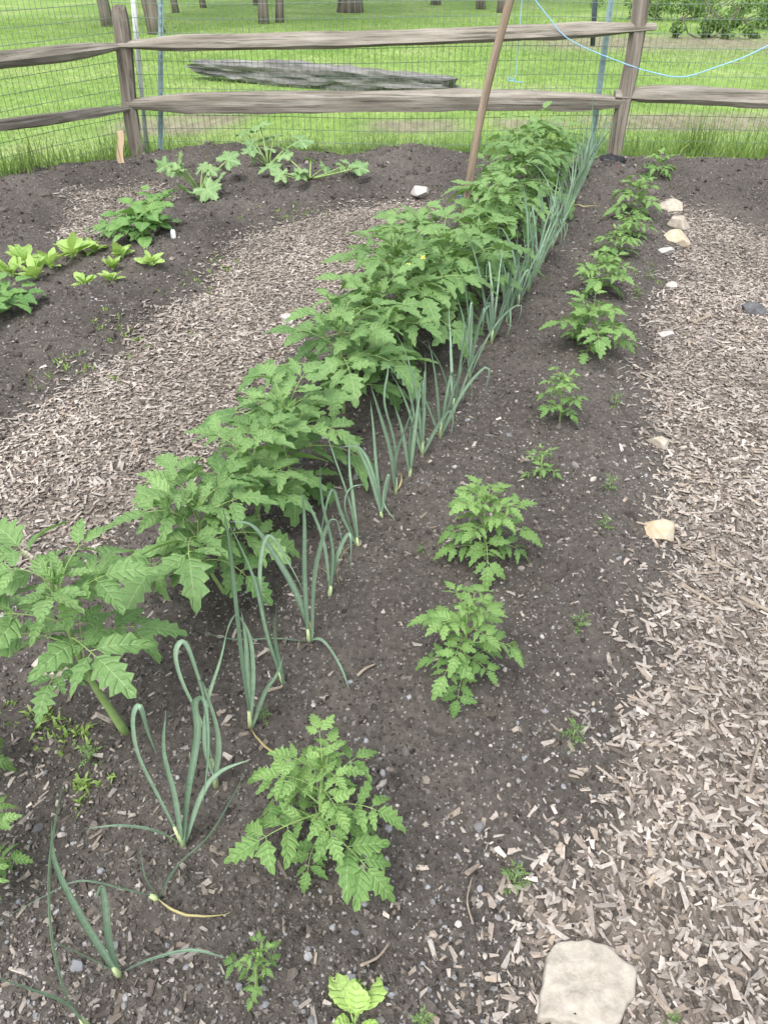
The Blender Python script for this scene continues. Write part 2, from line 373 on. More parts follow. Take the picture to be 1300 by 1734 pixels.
def pebs(n, mu, sg, name, label, lo, hi, jit):
    x, y = nearpts(n); sd = chip_sd(x, y); gs = poly_sd(x, y, GARDEN)
    k = (sd < .03) & (gs > .05) & (rng.random(n) < np.clip(1.6*vnoise(x*3, y*3, 4)-.3, .08, 1)); x, y = x[k], y[k]; n = len(x)
    s = np.clip(rng.lognormal(math.log(mu), sg, n), lo, hi)*(.85+.1*y)
    Tv, Tf = ico(1)
    P = np.stack([x, y, H(x, y)+s*.2], 1)
    V, Fc = inst(Tv, Tf, P, s[:, None]*rng.uniform(.55, 1.35, (n, 3))*np.array([1, 1, .7]), np.stack([rng.normal(0, .5, n), rng.normal(0, .5, n), rng.uniform(0, 6.28, n)], 1), jit)
    pal = np.array([(.22,.22,.23),(.28,.275,.275),(.18,.175,.175),(.34,.325,.305),(.42,.39,.35),(.17,.16,.15),(.28,.24,.20),(.24,.245,.26)])
    c = pal[rng.integers(0, len(pal), n)]*rng.uniform(.6, 1.15, (n, 1))
    o = mesh_obj(name, V, Fc, M['pebble'], None, False, np.repeat(c, len(Tv), 0)); tag(o, label, 'pebbles', kind='stuff')
pebs(19000, .0025, .45, 'fine_gravel', 'fine grey gravel mixed into the dark soil', .0012, .006, .14)
pebs(2300, .0060, .36, 'pebbles', 'small angular grey pebbles lying on the dark soil', .004, .013, .10)

# ------------------------------------------------------------------ leaves
def frame(d, up):
    d = nrm(d); n = np.asarray(up)-d*np.dot(up, d); n = nrm(n); s = np.cross(n, d); return d, s, n
def leaflet(mb, base, d, up, L, W, var, droop=.3, teeth=4, td=.32, fold=.22, curl=.0, pw=.7):
    d, s, n = frame(d, up); m = 2*teeth+2; V = []; C = []
    js = (-1, -.5, 0, .5, 1); asym = random.uniform(.82, 1.18); tw = random.uniform(-.5, .5); sb = random.uniform(-.16, .16)
    for i in range(m+1):
        t = i/m
        w = W*.5*max(0, math.sin(math.pi*min(1, t)**pw))**.85
        sh = 0
        if i % 2 == 0: w *= (1-td*(1 if 0 < i < m else 0))
        else: sh = .045*L; w *= random.uniform(.82, 1.18)
        w = max(w, .012*W)
        for j in js:
            ww = w*(asym if j > 0 else 2-asym)
            a = tw*t; yy = j*ww; zz = fold*abs(j)*ww*(1-curl*t)+(.13*w if abs(j) == .5 else 0)
            yy, zz = yy*math.cos(a)-zz*math.sin(a), yy*math.sin(a)+zz*math.cos(a)
            xx = L*t*(1-.12*droop)+sh*abs(j)
            zz += -droop*L*t*t-.09*abs(j)*(i % 2)*w; yy += sb*L*t*t
            V.append(base+d*xx+s*yy+n*zz); C.append((var, abs(j), t))
    Fc = [[i*5+j, (i+1)*5+j, (i+1)*5+j+1, i*5+j+1] for i in range(m) for j in range(4)]
    mb.add(V, Fc, C)
def comp_leaf(mf, ms, base, az, elev, L, npairs=3, lw=.36, var=.5, droop=.9, teeth=4, td=.34, wr=.56, rad=.011, inter=True):
    n = 9; hd = np.array([math.cos(az), math.sin(az), 0]); sd = np.array([-math.sin(az), math.cos(az), 0])
    pts = [np.array(base, float)]; T = []
    bend = random.uniform(-.35, .35)
    for i in range(n):
        e = elev-droop*(i/(n-1))**1.4; a = bend*i/n
        dd = (hd*math.cos(a)+sd*math.sin(a))*math.cos(e)+np.array([0, 0, math.sin(e)])
        T.append(dd); pts.append(pts[-1]+dd*L*.76/n)
    pts = np.array(pts)
    tube(ms, pts, np.linspace(rad*L, rad*.4*L, n+1), 5)
    def at(t):
        q = t*n; i = min(int(q), n-1); return pts[i]+(pts[i+1]-pts[i])*(q-i), T[i]
    up = np.array([0, 0, 1.])
    for k in range(npairs):
        t = .34+.54*k/max(1, npairs-1) if npairs > 1 else .6
        ls = L*lw*(.68+.38*math.sin(math.pi*(k+.8)/(npairs+.6)))
        for sg in (-1, 1):
            p, tt = at(min(.99, t+random.uniform(-.04, .04)))
            s2 = nrm(np.cross(up, tt))*sg
            dr = nrm(tt*random.uniform(.35, .8)+s2*.9+up*random.uniform(-.25, .4))
            l = ls*random.uniform(.72, 1.2)
            nn = nrm(up+.42*np.array([random.gauss(0, 1), random.gauss(0, 1), 0])+hd*.15)
            p2 = p+dr*l*.12
            tube(ms, [p, p2], rad*.5*L, 4, cap=False)
            leaflet(mf, p2, dr, nn, l, l*wr*random.uniform(.8, 1.15), var+random.uniform(-.22, .22), random.uniform(.1, .55), teeth, td*random.uniform(.8, 1.1), random.uniform(.1, .45))
        if inter and k < npairs-1 and random.random() < .6:
            for sg in (-1, 1):
                p, tt = at(t+.27/npairs)
                s2 = nrm(np.cross(up, tt))*sg
                l = ls*random.uniform(.25, .4)
                leaflet(mf, p, nrm(tt*.3+s2), up, l, l*.6, var, .2, 2, .25)
    p, tt = at(1.0-1e-6)
    leaflet(mf, p, tt, nrm(up+hd*.3), L*lw*1.2, L*lw*1.2*wr*1.08, var+.05, random.uniform(.2, .5), teeth+1, td, .2)

def tomato(label, bpx, tpx, spread, nl, mat, dyt=0.0, group=None, flowers=(), npairs=3, cat='tomato plant', wr=.60, lw=.37, eb=.3, t0=.18):
    b = G(*bpx); top = PY(tpx[0], tpx[1], b[1]+dyt)
    sc = (b[1]*cp+(HC-b[2])*sp)/F
    L0 = spread*sc
    root = thing('tomato_plant', label, cat, b, group)
    mf, ms = MB(), MB()
    mid = b+(top-b)*.5+np.array([random.gauss(0, 1), random.gauss(0, 1), 0])*.05*np.linalg.norm(top-b)
    st = catmull([b-np.array([0, 0, .02]), mid, top], 12)
    hgt = np.linalg.norm(top-b)
    tube(ms, st, np.linspace(max(.0035, .021*hgt), .0022, 12), 7)
    az = random.uniform(0, 6.28)
    for i in range(nl):
        f = (i+.3)/nl
        t = t0+(1-t0)*f**.85
        q = t*11; k = min(int(q), 10); p = st[k]+(st[k+1]-st[k])*(q-k)
        az += 2.4+random.uniform(-.35, .35)
        el = eb+.95*f**1.4+random.uniform(-.2, .25)
        L = L0*(1.12-.55*f**1.5)*random.uniform(.8, 1.15)
        if f < .2: L *= .72
        comp_leaf(mf, ms, p, az, el, L, npairs if f < .8 else max(2, npairs-1), lw, .1+.75*f+random.uniform(-.12, .2), random.uniform(.55, 1.1), 3, .40, wr)
    for k in range(6):
        leaflet(mf, top, np.array([random.gauss(0, .5), random.gauss(0, .5), 1]), np.array([random.gauss(0, 1), random.gauss(0, 1), .3]), L0*.2, L0*.08, .95, .3, 3, .3)
    ms.build('stem', M['stem'], root, b)
    mf.build('foliage', M[mat], root, b)
    for fx, fy, fd in flowers:
        c = PY(fx, fy, b[1]+fd); mb = MB()
        for q in range(5):
            a = q*math.pi/2.5+fx
            leaflet(mb, c, np.array([math.cos(a), -.2+.6*math.sin(fx), math.sin(a)]), np.array([0, -1, .6]), .011, .0055, .5, .4, 1, .1)
        tube(mb, [c, c+np.array([0, -.006, .0])], [.0025, .001], 5)
        mb.build('flower', M['flower'], root, b)
    return root
GT = 'tall tomato plants in the long row'
tomato('big leafy tomato plant leaning left at the near end of the tall row', (215,1240), (95,990), 170, 12, 'tomato', -.05, GT, lw=.42, eb=.5, t0=.42)
tomato('tall tomato plant second from the near end, rising beside the folded leek blades', (385,1005), (335,862), 162, 14, 'tomato', 0, GT, lw=.40, eb=.45, t0=.35)
tomato('leafy tomato plant squeezed between the second and third tall stems', (446,915), (420,775), 130, 13, 'tomato', 0, GT, lw=.40, t0=.3)
tomato('tall tomato plant third in full stem, with broad drooping leaves over the soil', (505,838), (485,700), 140, 15, 'tomato', 0, GT, lw=.40, t0=.3)
tomato('tall tomato plant with a bare pale stem showing low down, before the dense stretch', (582,700), (575,550), 142, 17, 'tomato', 0, GT)
tomato('leafy tomato plant filling the gap before the yellow flowered one', (640,645), (632,508), 128, 18, 'tomato', 0, GT)
tomato('bushy tomato plant dotted with yellow flowers in the middle of the tall row', (690,590), (668,435), 142, 26, 'tomato', 0, GT, [(692,449,-.17),(730,396,-.08),(716,436,-.16)], lw=.33)
tomato('dense tomato plant just right of the yellow flowered one', (752,545), (752,418), 128, 24, 'tomato', 0, GT, lw=.33)
tomato('low spreading tomato plant on the path side, left of the wooden stake', (712,460), (700,385), 115, 22, 'tomato', 0, GT, lw=.33)
tomato('dense tomato plant directly in front of the tall wooden stake', (800,490), (808,400), 112, 22, 'tomato', 0, GT, lw=.33)
tomato('tomato plant touching the right side of the tall wooden stake', (828,440), (832,335), 100, 22, 'tomato', 0, GT, lw=.33)
tomato('leafy tomato plant just behind the tall wooden stake', (856,395), (852,300), 100, 24, 'tomato', 0, GT, lw=.33)
tomato('tomato plant third from the far end of the tall row', (884,355), (872,258), 92, 22, 'tomato', 0, GT, lw=.33)
tomato('tomato plant next to last at the far end of the tall row', (915,318), (902,225), 86, 22, 'tomato', 0, GT, lw=.33)
tomato('farthest tomato plant of the tall row, close to the fence', (955,292), (945,232), 62, 16, 'tomato', 0, GT, lw=.33)
tomato('small tomato plant cut by the left picture edge, below the big leaning one', (-28,1480), (-18,1405), 95, 8, 'tomato_s', 0)
tomato('tomato plant mostly off the left edge beside the big leaning one', (-95,1330), (-90,1230), 110, 8, 'tomato', 0)
GS = 'young tomato plants in the short row'
tomato('young tomato plant nearest the camera of the well leafed ones, beside the leeks', (548,1435), (545,1300), 132, 18, 'tomato_s', 0, GS, (), 3, wr=.6, lw=.35, eb=.25)
tomato('young bright green tomato plant second in the short row, with one low leaf cluster', (786,1160), (790,1035), 94, 18, 'tomato_s', 0, GS, (), 3, wr=.6, lw=.35, t0=.25)
tomato('young round tomato plant third in the short row, mid picture', (822,945), (820,850), 92, 20, 'tomato_s', 0, GS, (), 3, wr=.6, lw=.35)
tomato('smallest sparse tomato seedling of the short row, between two fuller ones', (915,808), (918,770), 36, 9, 'tomato_s', 0, GS, (), 2)
tomato('slim young tomato plant just beyond the smallest sparse one', (948,712), (950,642), 48, 17, 'tomato_s', 0, GS, (), 3)
tomato('young tomato plant with drooping front leaves, right of the leek row middle', (1000,592), (1003,530), 76, 19, 'tomato_s', 0, GS, (), 3)
tomato('young tomato plant just behind the one with drooping front leaves', (1014,498), (1024,446), 56, 17, 'tomato_s', 0, GS, (), 3)
tomato('low young tomato plant beside the ochre rock', (1042,432), (1044,400), 44, 14, 'tomato_s', 0, GS, (), 3)
tomato('little young tomato plant left of the stacked pale rocks', (1064,402), (1066,376), 38, 14, 'tomato_s', 0, GS, (), 3)
tomato('upright young tomato plant just before the far end of the short row', (1075,362), (1078,316), 50, 16, 'tomato_s', 0, GS, (), 3)
tomato('young tomato plant farthest along the short row at the right fence post', (1112,296), (1116,276), 38, 12, 'tomato_s', 0, GS, (), 3)
tomato('tiny narrow tomato seedling at the bottom edge, alone on bare soil', (434,1675), (438,1612), 48, 11, 'tomato_s', 0, None, (), 2, 'seedling')

# ------------------------------------------------------------------ leeks
def strap(mb, pts, W, var, phi, fold=.35):
    pts = np.asarray(pts); n = len(pts); T = np.gradient(pts, axis=0); V = []; C = []
    yax = np.array([0, 1., 0]); js = (-1, -.5, 0, .5, 1); pw = None
    for i in range(n):
        t = i/(n-1); tt = nrm(T[i]); a = nrm(np.cross(tt, yax)); b = nrm(np.cross(a, tt))
        ph = phi[0]+(phi[1]-phi[0])*t
        wd = nrm(a*math.cos(ph)+b*math.sin(ph))
        if pw is not None and np.dot(wd, pw) < 0: wd = -wd
        pw = wd; nn = np.cross(tt, wd)
        w = W*.5*min(1, .5+2.2*t)*max(.03, 1-t**2.3)**.9
        for j in js:
            V.append(pts[i]+wd*w*j*(1-.15*fold)+nn*fold*w*(abs(j)-.5)); C.append((var+.15*math.sin(t*5), abs(j), t))
    mb.add(V, [[i*5+j, (i+1)*5+j, (i+1)*5+j+1, i*5+j+1] for i in range(n-1) for j in range(4)], C)
GL = 'leeks growing in a row beside the tall tomatoes'
def dry(root, b):
    az = random.uniform(0, 6.28); L = random.uniform(.1, .2); md = MB(); pts = []
    for i in range(14):
        t = i/13; r = L*t; x, y = b[0]+math.cos(az+t*.6)*r, b[1]+math.sin(az+t*.6)*r
        pts.append([x, y, Hs(x, y)+.006+.09*L*4*t*(1-t)**1.5])
    strap(md, pts, .007, random.uniform(.2, .9), (.3, .9), .5); md.build('dry_blade', M['dryleaf'], root, b)
def leek(label, bpx, leaves, W=.0125, dr=False):
    b = G(*bpx); root = thing('leek_plant', label, 'leek', b, GL)
    mf, ms = MB(), MB()
    first = None
    for lf in leaves:
        pts = [b+np.array([random.gauss(0, .002), random.gauss(0, .002), .0])]
        dy = random.uniform(-.09, .03)
        for i, (px, py) in enumerate(lf):
            t = (i+1)/len(lf); p = PY(px+random.gauss(0, 3), py+random.gauss(0, 3), b[1]+dy*t); gz = Hs(p[0], p[1])
            if p[2] < gz+.012:
                p = G(px, py); p[2] += .014
            pts.append(p)
        pts = catmull(pts, 28)
        ph = random.choice((-1, 1))*random.uniform(.15, .7)
        strap(mf, pts, W*random.uniform(.75, 1.2), random.uniform(.25, .95), (ph, ph+random.uniform(-.8, .8)), random.uniform(.3, .7))
        if first is None: first = pts
    tube(ms, [b-np.array([0, 0, .01]), b+(first[1]-b)*.6, b+(first[2]-b)*.9], [.0062, .0054, .0036], 8)
    ms.build('stalk', M['leekstalk'], root, b); mf.build('foliage', M['leek'], root, b)
    if dr: dry(root, b)
def auto_leek(label, bpx, h=.42, n=5, dr=False):
    b = G(*bpx); root = thing('leek_plant', label, 'leek', b, GL); mf, ms = MB(), MB()
    a0 = random.uniform(0, 6.28)
    for k in range(n):
        az = a0+k*2.3+random.uniform(-.5, .5); L = h*random.uniform(.65, 1.15)
        e0 = random.uniform(1.2, 1.52); kind = random.random(); kx = random.uniform(.5, .88)
        bend = random.uniform(.1, .5) if kind < .5 else random.uniform(.6, 1.2)
        pts = [b.copy()]; az2 = az
        for i in range(28):
            t = i/27; e = e0-bend*t**2.5
            if kind > .62: e -= random.uniform(.9, 1.0)*2.4*sst(kx-.035, kx+.035, t)
            az2 += random.gauss(0, .04)
            pts.append(pts[-1]+np.array([math.cos(az2)*math.cos(e), math.sin(az2)*math.cos(e), math.sin(e)])*L/28)
        pts = np.array(pts); ph = random.uniform(-.7, .7)
        strap(mf, pts, .0138*random.uniform(.65, 1.15), random.uniform(.2, .95), (ph, ph+random.uniform(-.8, .8)), random.uniform(.3, .7))
    tube(ms, [b-np.array([0, 0, .01]), b+np.array([0, 0, .03]), b+np.array([0, 0, .06])], [.0064, .0058, .004], 8)
    ms.build('stalk', M['leekstalk'], root, b); mf.build('foliage', M['leek'], root, b)
    if dr: dry(root, b)
leek('leek with one tall upright blade at the bottom left corner, nearest of the row', (150,1742), [[(115,1690),(92,1600),(84,1480),(92,1380),(106,1312)],[(110,1700),(50,1665),(-30,1650)]], .0125, True)
leek('leek second from the near end, with a thin blade lying to the right', (203,1650), [[(165,1605),(125,1540),(92,1460),(86,1395)],[(185,1590),(178,1530),(168,1508),(160,1530)],[(160,1620),(110,1600),(85,1590)],[(250,1622),(320,1612),(385,1622)]], .0115)
leek('leek third from the near end, its thin blades splayed flat to the left', (268,1524), [[(215,1502),(140,1490),(70,1515),(-10,1565)],[(250,1490),(242,1435)],[(300,1470),(352,1412),(398,1345),(418,1290)]], .0095, True)
leek('leek fourth from the near end, with two broad blades folded over at the top', (312,1434), [[(272,1350),(238,1275),(226,1215),(236,1196),(250,1235),(262,1285)],[(292,1350),(278,1270),(284,1205)],[(322,1340),(338,1250),(332,1186),(346,1190),(354,1270),(342,1370)],[(262,1408),(205,1396),(140,1410)],[(345,1350),(372,1305),(425,1285)]], .0135)
leek('leek fifth from the near end, one blade arched high and hanging down', (366,1332), [[(348,1240),(312,1150),(300,1105),(312,1087),(328,1120),(346,1190),(358,1260)],[(368,1250),(352,1165),(330,1150)],[(350,1270),(356,1190),(375,1110),(390,1060)]], .014)
leek('leek sixth from the near end, with long straight upright blades', (424,1232), [[(408,1120),(390,1000),(384,910),(376,850)],[(432,1150),(420,1080),(398,1045),(378,1090)],[(448,1180),(470,1140),(484,1110)],[(418,1150),(414,1080),(412,1030)]], .0128, True)
leek('leek seventh from the near end, beside the second tall tomato plant', (480,1156), [[(458,1080),(434,985),(412,925),(388,882)],[(472,1080),(468,1010)],[(452,1050),(440,960),(452,905),(485,950),(520,1005)]], .0138)
leek('leek eighth from the near end, blade bent in a sharp hook at the top', (525,1086), [[(516,980),(510,880),(514,832)],[(532,980),(550,895),(566,874),(578,900),(584,955)],[(500,1000),(462,930),(430,892),(395,884)],[(548,1082),(575,1130),(592,1175)],[(470,1088),(400,1090),(335,1068)]], .0138, True)
leek('leek ninth from the near end, slim and half hidden by hanging blades', (558,1008), [[(562,930),(548,850),(543,790)],[(575,940),(588,900),(600,960)],[(548,920),(530,860),(505,835)]], .012, True)
leek('leek tenth from the near end, with a short blade turned over to the right', (606,925), [[(590,850),(562,775),(556,742)],[(588,860),(592,825),(615,815)],[(602,850),(596,790),(585,740)],[(575,870),(560,830),(548,880),(545,930)]], .0125, True)
leek('leek eleventh from the near end, blades leaning left', (646,876), [[(622,800),(598,742)],[(642,790),(634,720),(628,680)],[(655,800),(650,850),(668,880)],[(630,800),(610,760),(570,755)]], .013)
leek('leek twelfth from the near end, with a hooked blade turned over', (670,836), [[(666,750),(653,680),(652,635),(662,618),(680,655)],[(674,770),(690,700),(702,650)],[(660,760),(640,700),(635,650)]], .0135, True)
leek('leek thirteenth from the near end, with upright broad blades', (693,806), [[(702,720),(714,640)],[(682,730),(668,685)],[(698,730),(690,670),(672,625)],[(700,730),(720,680),(735,690),(742,730)]], .0135)
ords = ['fourteenth','fifteenth','sixteenth','seventeenth','eighteenth','nineteenth','twentieth','twenty-first','twenty-second','twenty-third','twenty-fourth','twenty-fifth','twenty-sixth','twenty-seventh','twenty-eighth','twenty-ninth','thirtieth']
spots = [(715,772),(745,742),(768,700),(795,640),(832,580),(857,547),(876,520),(893,493),(906,468),(919,446),(934,420),(948,395),(960,370),(970,348),(979,326),(987,306),(994,288)]
for q, (w, sp_) in enumerate(zip(ords, spots)):
    d = 'upright leek, %s from the near end of the row' % w if sp_[1] > 600 else 'leek in the dense far stretch, %s from the near end of the row' % w
    auto_leek(d, sp_, random.uniform(.40, .50), 6 if sp_[1] > 600 else 8, q % 3 == 1)

# ------------------------------------------------------------------ other plants
def rosette(name, label, cat, bpx, spread, nl, mat, wr=.62, elev=(.4, 1.1), group=None, teeth=3, td=.08):
    b = G(*bpx); sc = (b[1]*cp+(HC-b[2])*sp)/F; root = thing(name, label, cat, b, group); mf, ms = MB(), MB(); a = random.uniform(0, 6)
    for i in range(nl):
        a += 2.4+random.uniform(-.5, .5); e = random.uniform(*elev); L = spread*sc*random.uniform(.5, 1.15)
        d = np.array([math.cos(a)*math.cos(e), math.sin(a)*math.cos(e), math.sin(e)])
        p = b+d*L*.25
        tube(ms, [b-np.array([0, 0, .005]), p], [.0022+.008*L, .0015+.006*L], 5)
        leaflet(mf, p, d, np.array([-math.cos(a)*.3+random.gauss(0, .25), -math.sin(a)*.3+random.gauss(0, .25), 1]), L, L*wr*random.uniform(.8, 1.2), random.uniform(.2, .9), random.uniform(.2, .6), teeth, td, random.uniform(.15, .4), 0, 1.15)
    ms.build('stem', M['stem'], root, b); mf.build('foliage', M[mat], root, b)
GLE = 'pale lettuces in the left bed'
LET = [((22,472),30,'pale lettuce at the left end of the lettuce row'),((62,477),33,'pale lettuce second from the left end of the lettuce row'),((88,455),33,'pale lettuce third from the left, beside two bigger heads'),((125,437),38,'tallest pale lettuce standing before the straw patch'),((143,485),21,'small pale lettuce in the front line, leftmost of its four'),((190,480),19,'small pale lettuce in the front line, second of its four'),((192,458),21,'small pale lettuce in the front line, third of its four'),((207,438),24,'small pale lettuce close behind the front line'),((258,450),24,'small pale lettuce alone at the right end of the lettuce row'),((162,430),22,'pale lettuce just right of the tallest one'),((45,450),30,'pale lettuce at the back left of the lettuce row')]
for p, s_, l in LET: rosette('lettuce', l, 'lettuce', p, s_, 13, 'lettuce', .55, (.5, 1.4), GLE, 4, .12)
rosette('lettuce', 'pale broad leaved seedling cut by the bottom edge of the picture', 'lettuce', (600,1735), 66, 7, 'lettuce', .72, (.3, 1.0), None, 6, .04)
def bush(label, bpx, spread, nl):
    b = G(*bpx); sc = (b[1]*cp+(HC-b[2])*sp)/F; root = thing('leafy_plant', label, 'plant', b); mf, ms = MB(), MB(); a = 0
    for i in range(nl):
        a += 2.4+random.uniform(-.3, .3); comp_leaf(mf, ms, b+np.array([0, 0, .005]), a, random.uniform(.6, 1.4), spread*sc*random.uniform(.6, 1.15), 1, .30, random.uniform(.1, .9), .8, 5, .18, .8, .012, False)
    ms.build('stem', M['stem'], root, b); mf.build('foliage', M['darkleaf'], root, b)
bush('low dark green leafy plant at the left picture edge below the lettuces', (8,530), 78, 30)
bush('dark green leafy clump right of the lettuces by the white plant tag', (245,402), 78, 32)
bush('small dark green leafy clump behind the one with the white tag', (268,360), 50, 18)
bush('small dark green leafy plant between the lettuces and the straw patch', (190,402), 45, 16)
def palm(mb, c, d, up, Rr, var):
    d, s, n = frame(d, up); V = [c]; C = [(var, 0, 0)]; K = 44
    for ring in (.5, 1.0):
        for k in range(K+1):
            th = -2.75+5.5*k/K
            lob = .62+.38*(.5+.5*math.cos(2*math.pi*th/1.1))**.8
            lob *= 1-.12*abs(th)/2.75
            if ring < 1: lob = .5*lob+.5*.75
            r = Rr*lob*ring*(1+(.08 if k % 2 else -.08)*(ring == 1))
            z = .16*Rr*ring-.22*Rr*ring*ring+.07*Rr*math.sin(th*5)*ring+.06*Rr*random.gauss(0, 1)*(ring == 1)
            V.append(c+d*r*math.cos(th)+s*r*math.sin(th)+n*z); C.append((var, min(1, 1-(.5+.5*math.cos(2*math.pi*th/1.1))), ring))
    Fc = [[0, 1+k, 2+k] for k in range(K)]+[[1+k, K+2+k, K+3+k, 2+k] for k in range(K)]
    mb.add(V, Fc, C)
def squash(label, bpx, spread, nl, asp=1.0, emax=1.0):
    b = G(*bpx); sc = (b[1]*cp+(HC-b[2])*sp)/F; root = thing('squash_plant', label, 'squash plant', b, 'squash plants on the back mounds'); mf, ms = MB(), MB(); a = random.uniform(0, 6)
    for i in range(nl):
        a += 2.4+random.uniform(-.3, .3); L = spread*sc*random.uniform(.5, 1.1); e = random.uniform(.15, emax)
        hd = np.array([math.cos(a)*asp, math.sin(a), 0]); pts = [b+hd*0, b+hd*L*.4*math.cos(e)+np.array([0, 0, L*.45*math.sin(e)]), b+hd*L*.85*math.cos(e)+np.array([0, 0, L*.65*math.sin(e)+.03])]
        pts[2][2] = max(pts[2][2], Hs(pts[2][0], pts[2][1])+.04)
        pts = catmull(pts, 6); tube(ms, pts, np.linspace(.007, .0045, 6), 6)
        palm(mf, pts[-1], hd*.8+np.array([random.gauss(0, .35), random.gauss(0, .35), random.uniform(-.4, .5)]), np.array([hd[0]*.5+random.gauss(0, .45), hd[1]*.5-.4, 1]), L*random.uniform(.25, .36), random.uniform(.2, .95))
    ms.build('stem', M['stem'], root, b); mf.build('foliage', M['squash'], root, b)
squash('squash plant with broad lobed leaves on the mound, leftmost of three', (340,326), 82, 11, 1.1, 1.15)
squash('squash plant on the crest of the back mound, nearest the wire fence', (455,282), 80, 11, 1.1, 1.15)
squash('squash plant with flat spreading leaves, rightmost of three on the mound', (525,303), 72, 10, 1.3, .8)
SEED = [((870,1498),44,'feathery green seedling on bare soil left of the flat stone'),((968,1255),38,'feathery seedling near the chip path edge, below mid picture'),((980,1065),32,'feathery seedling right of the second young tomato plant'),((1023,895),24,'feathery seedling left of the ochre streaked rock'),((1030,830),26,'feathery seedling just beyond the one left of the ochre rock'),((1040,688),22,'feathery seedling right of the slim young tomato plant'),((1070,588),18,'feathery seedling beside the drooping young tomato plant'),((1078,503),17,'tiny seedling right of the short row, far along'),((1098,474),17,'tiny seedling nearest the pale rocks'),((715,1738),38,'small seedling cut by the bottom edge right of the pale lettuce'),((448,1218),24,'tiny narrow seedling among the leeks'),((155,1290),38,'pale wispy seedling under the big leaning tomato'),((1135,1728),24,'tiny seedling at the bottom edge right of the flat stone'),((712,935),14,'tiny round sprout left of the round young tomato plant')]
for p, s_, l in SEED:
    b = G(*p); sc = (b[1]*cp+(HC-b[2])*sp)/F; root = thing('seedling', l, 'seedling', b, 'small seedlings along the bed'); mf, ms = MB(), MB(); a = random.uniform(0, 6)
    for i in range(8):
        a += 2.4; comp_leaf(mf, ms, b+np.array([0, 0, .10*i*s_*sc]), a, .45+.12*i, s_*sc*.66, 3, .32, random.uniform(.2, .9), .5, 2, .3, .38, .014, False)
    tube(ms, [b-np.array([0, 0, .005]), b+np.array([0, 0, .8*s_*sc])], [.0014, .001], 5)
    ms.build('stem', M['stem'], root, b); mf.build('foliage', M['tomato_s'], root, b)

# weeds and grass as ground cover
def blades(name, label, cat, x, y, z, hgt, wid, lean=.45, mat='grass', var=None):
    n = len(x); a = rng.uniform(0, 6.283, n); l = np.abs(rng.normal(0, lean, n)); b = rng.uniform(0, 6.283, n)
    wx, wy = np.cos(b)*wid*.5, np.sin(b)*wid*.5; dx, dy = np.cos(a)*l*hgt, np.sin(a)*l*hgt
    V = np.zeros((n, 5, 3))
    V[:, 0] = np.stack([x-wx, y-wy, z], 1); V[:, 1] = np.stack([x+wx, y+wy, z], 1)
    V[:, 2] = np.stack([x-wx*.8+dx*.35, y-wy*.8+dy*.35, z+hgt*.55], 1); V[:, 3] = np.stack([x+wx*.8+dx*.35, y+wy*.8+dy*.35, z+hgt*.55], 1)
    V[:, 4] = np.stack([x+dx, y+dy, z+hgt*np.sqrt(np.maximum(.1, 1-.5*l*l))], 1)
    Fc = np.array([[0,1,3],[0,3,2],[2,3,4]])[None]+(np.arange(n)*5)[:, None, None]
    v = rng.random(n) if var is None else var
    C = np.zeros((n, 5, 3)); C[:, :, 0] = v[:, None]; C[:, :, 1] = .5; C[:, :, 2] = .5
    o = mesh_obj(name, V.reshape(-1, 3), Fc.reshape(-1, 3), M[mat], None, False, C.reshape(-1, 3)); tag(o, label, cat, kind='stuff')
n = 85000; y = 6.7+(rng.random(n)**1.6)*17; x = rng.uniform(-1, 1, n)*(y*.62+1.2)
k = (poly_sd(x, y, GARDEN) < .02) & (rng.random(n) > bare(x, y)*.85); x, y = x[k], y[k]
big = .6+y/16
vv = np.clip(-.1+1.1*vnoise(x*.9, y*.6, 21)+.4*(vnoise(x*3, y*2, 22)-.5)+rng.uniform(-.2, .25, len(x)), 0, 1)
blades('lawn_grass', 'short mown grass of the lawn beyond the fence', 'grass', x, y, -.04+0*x, rng.uniform(.02, .05, len(x))*big, .006*big, .9, 'grass', vv)
FL0 = G0(235, 256)[:2]; FL1 = G0(-260, 372)[:2]
xx, yy, hh = [], [], []
def tuft(cx, cy, n, r, h0, h1):
    xx.extend(rng.normal(cx, r, n)); yy.extend(rng.normal(cy, r, n)); hh.extend(rng.uniform(h0, h1, n))
for px in np.arange(1065, 1420, 7): p = G0(px, 264+random.uniform(-10, 5)); tuft(p[0], p[1]+.03, random.choice((4, 8, 20, 44)), .05, .08, random.choice((.15, .24, .40)))
for px in np.arange(240, 1040, 6): p = G0(px, 256+random.uniform(-20, 8)); tuft(p[0], p[1]+.02, random.choice((0, 4, 12, 30)), .06, .04, random.choice((.08, .13, .22)))
for t in np.arange(0, 1, .018):
    p = FL0+(FL1-FL0)*t; tuft(p[0]+.02, p[1], random.choice((6, 16, 40)), .08, .06, random.choice((.16, .26, .34)))
for i in range(10): p = G0(random.uniform(-60, 90), random.uniform(285, 318)); tuft(p[0], p[1], 30, .06, .05, .2)
xx, yy, hh = map(np.array, (xx, yy, hh))
blades('fence_grass', 'taller tufts of grass and weeds along the foot of the fence', 'grass', xx, yy, np.maximum(H(xx, yy), -.04)-.01, hh, .008+0*hh, .5)
xx, yy, hh = [], [], []
for i in range(150):
    px, py = random.choice([(235,580),(290,525),(130,625),(200,560),(330,480),(60,640),(480,370),(540,365),(1080,470),(100,1250),(40,1210),(150,1330),(380,455),(560,270),(330,262)])
    p = G(px+random.gauss(0, 28), py+random.gauss(0, 14)); tuft(p[0], p[1], random.randint(3, 7), .008, .006, .022)
xx, yy, hh = map(np.array, (xx, yy, hh))
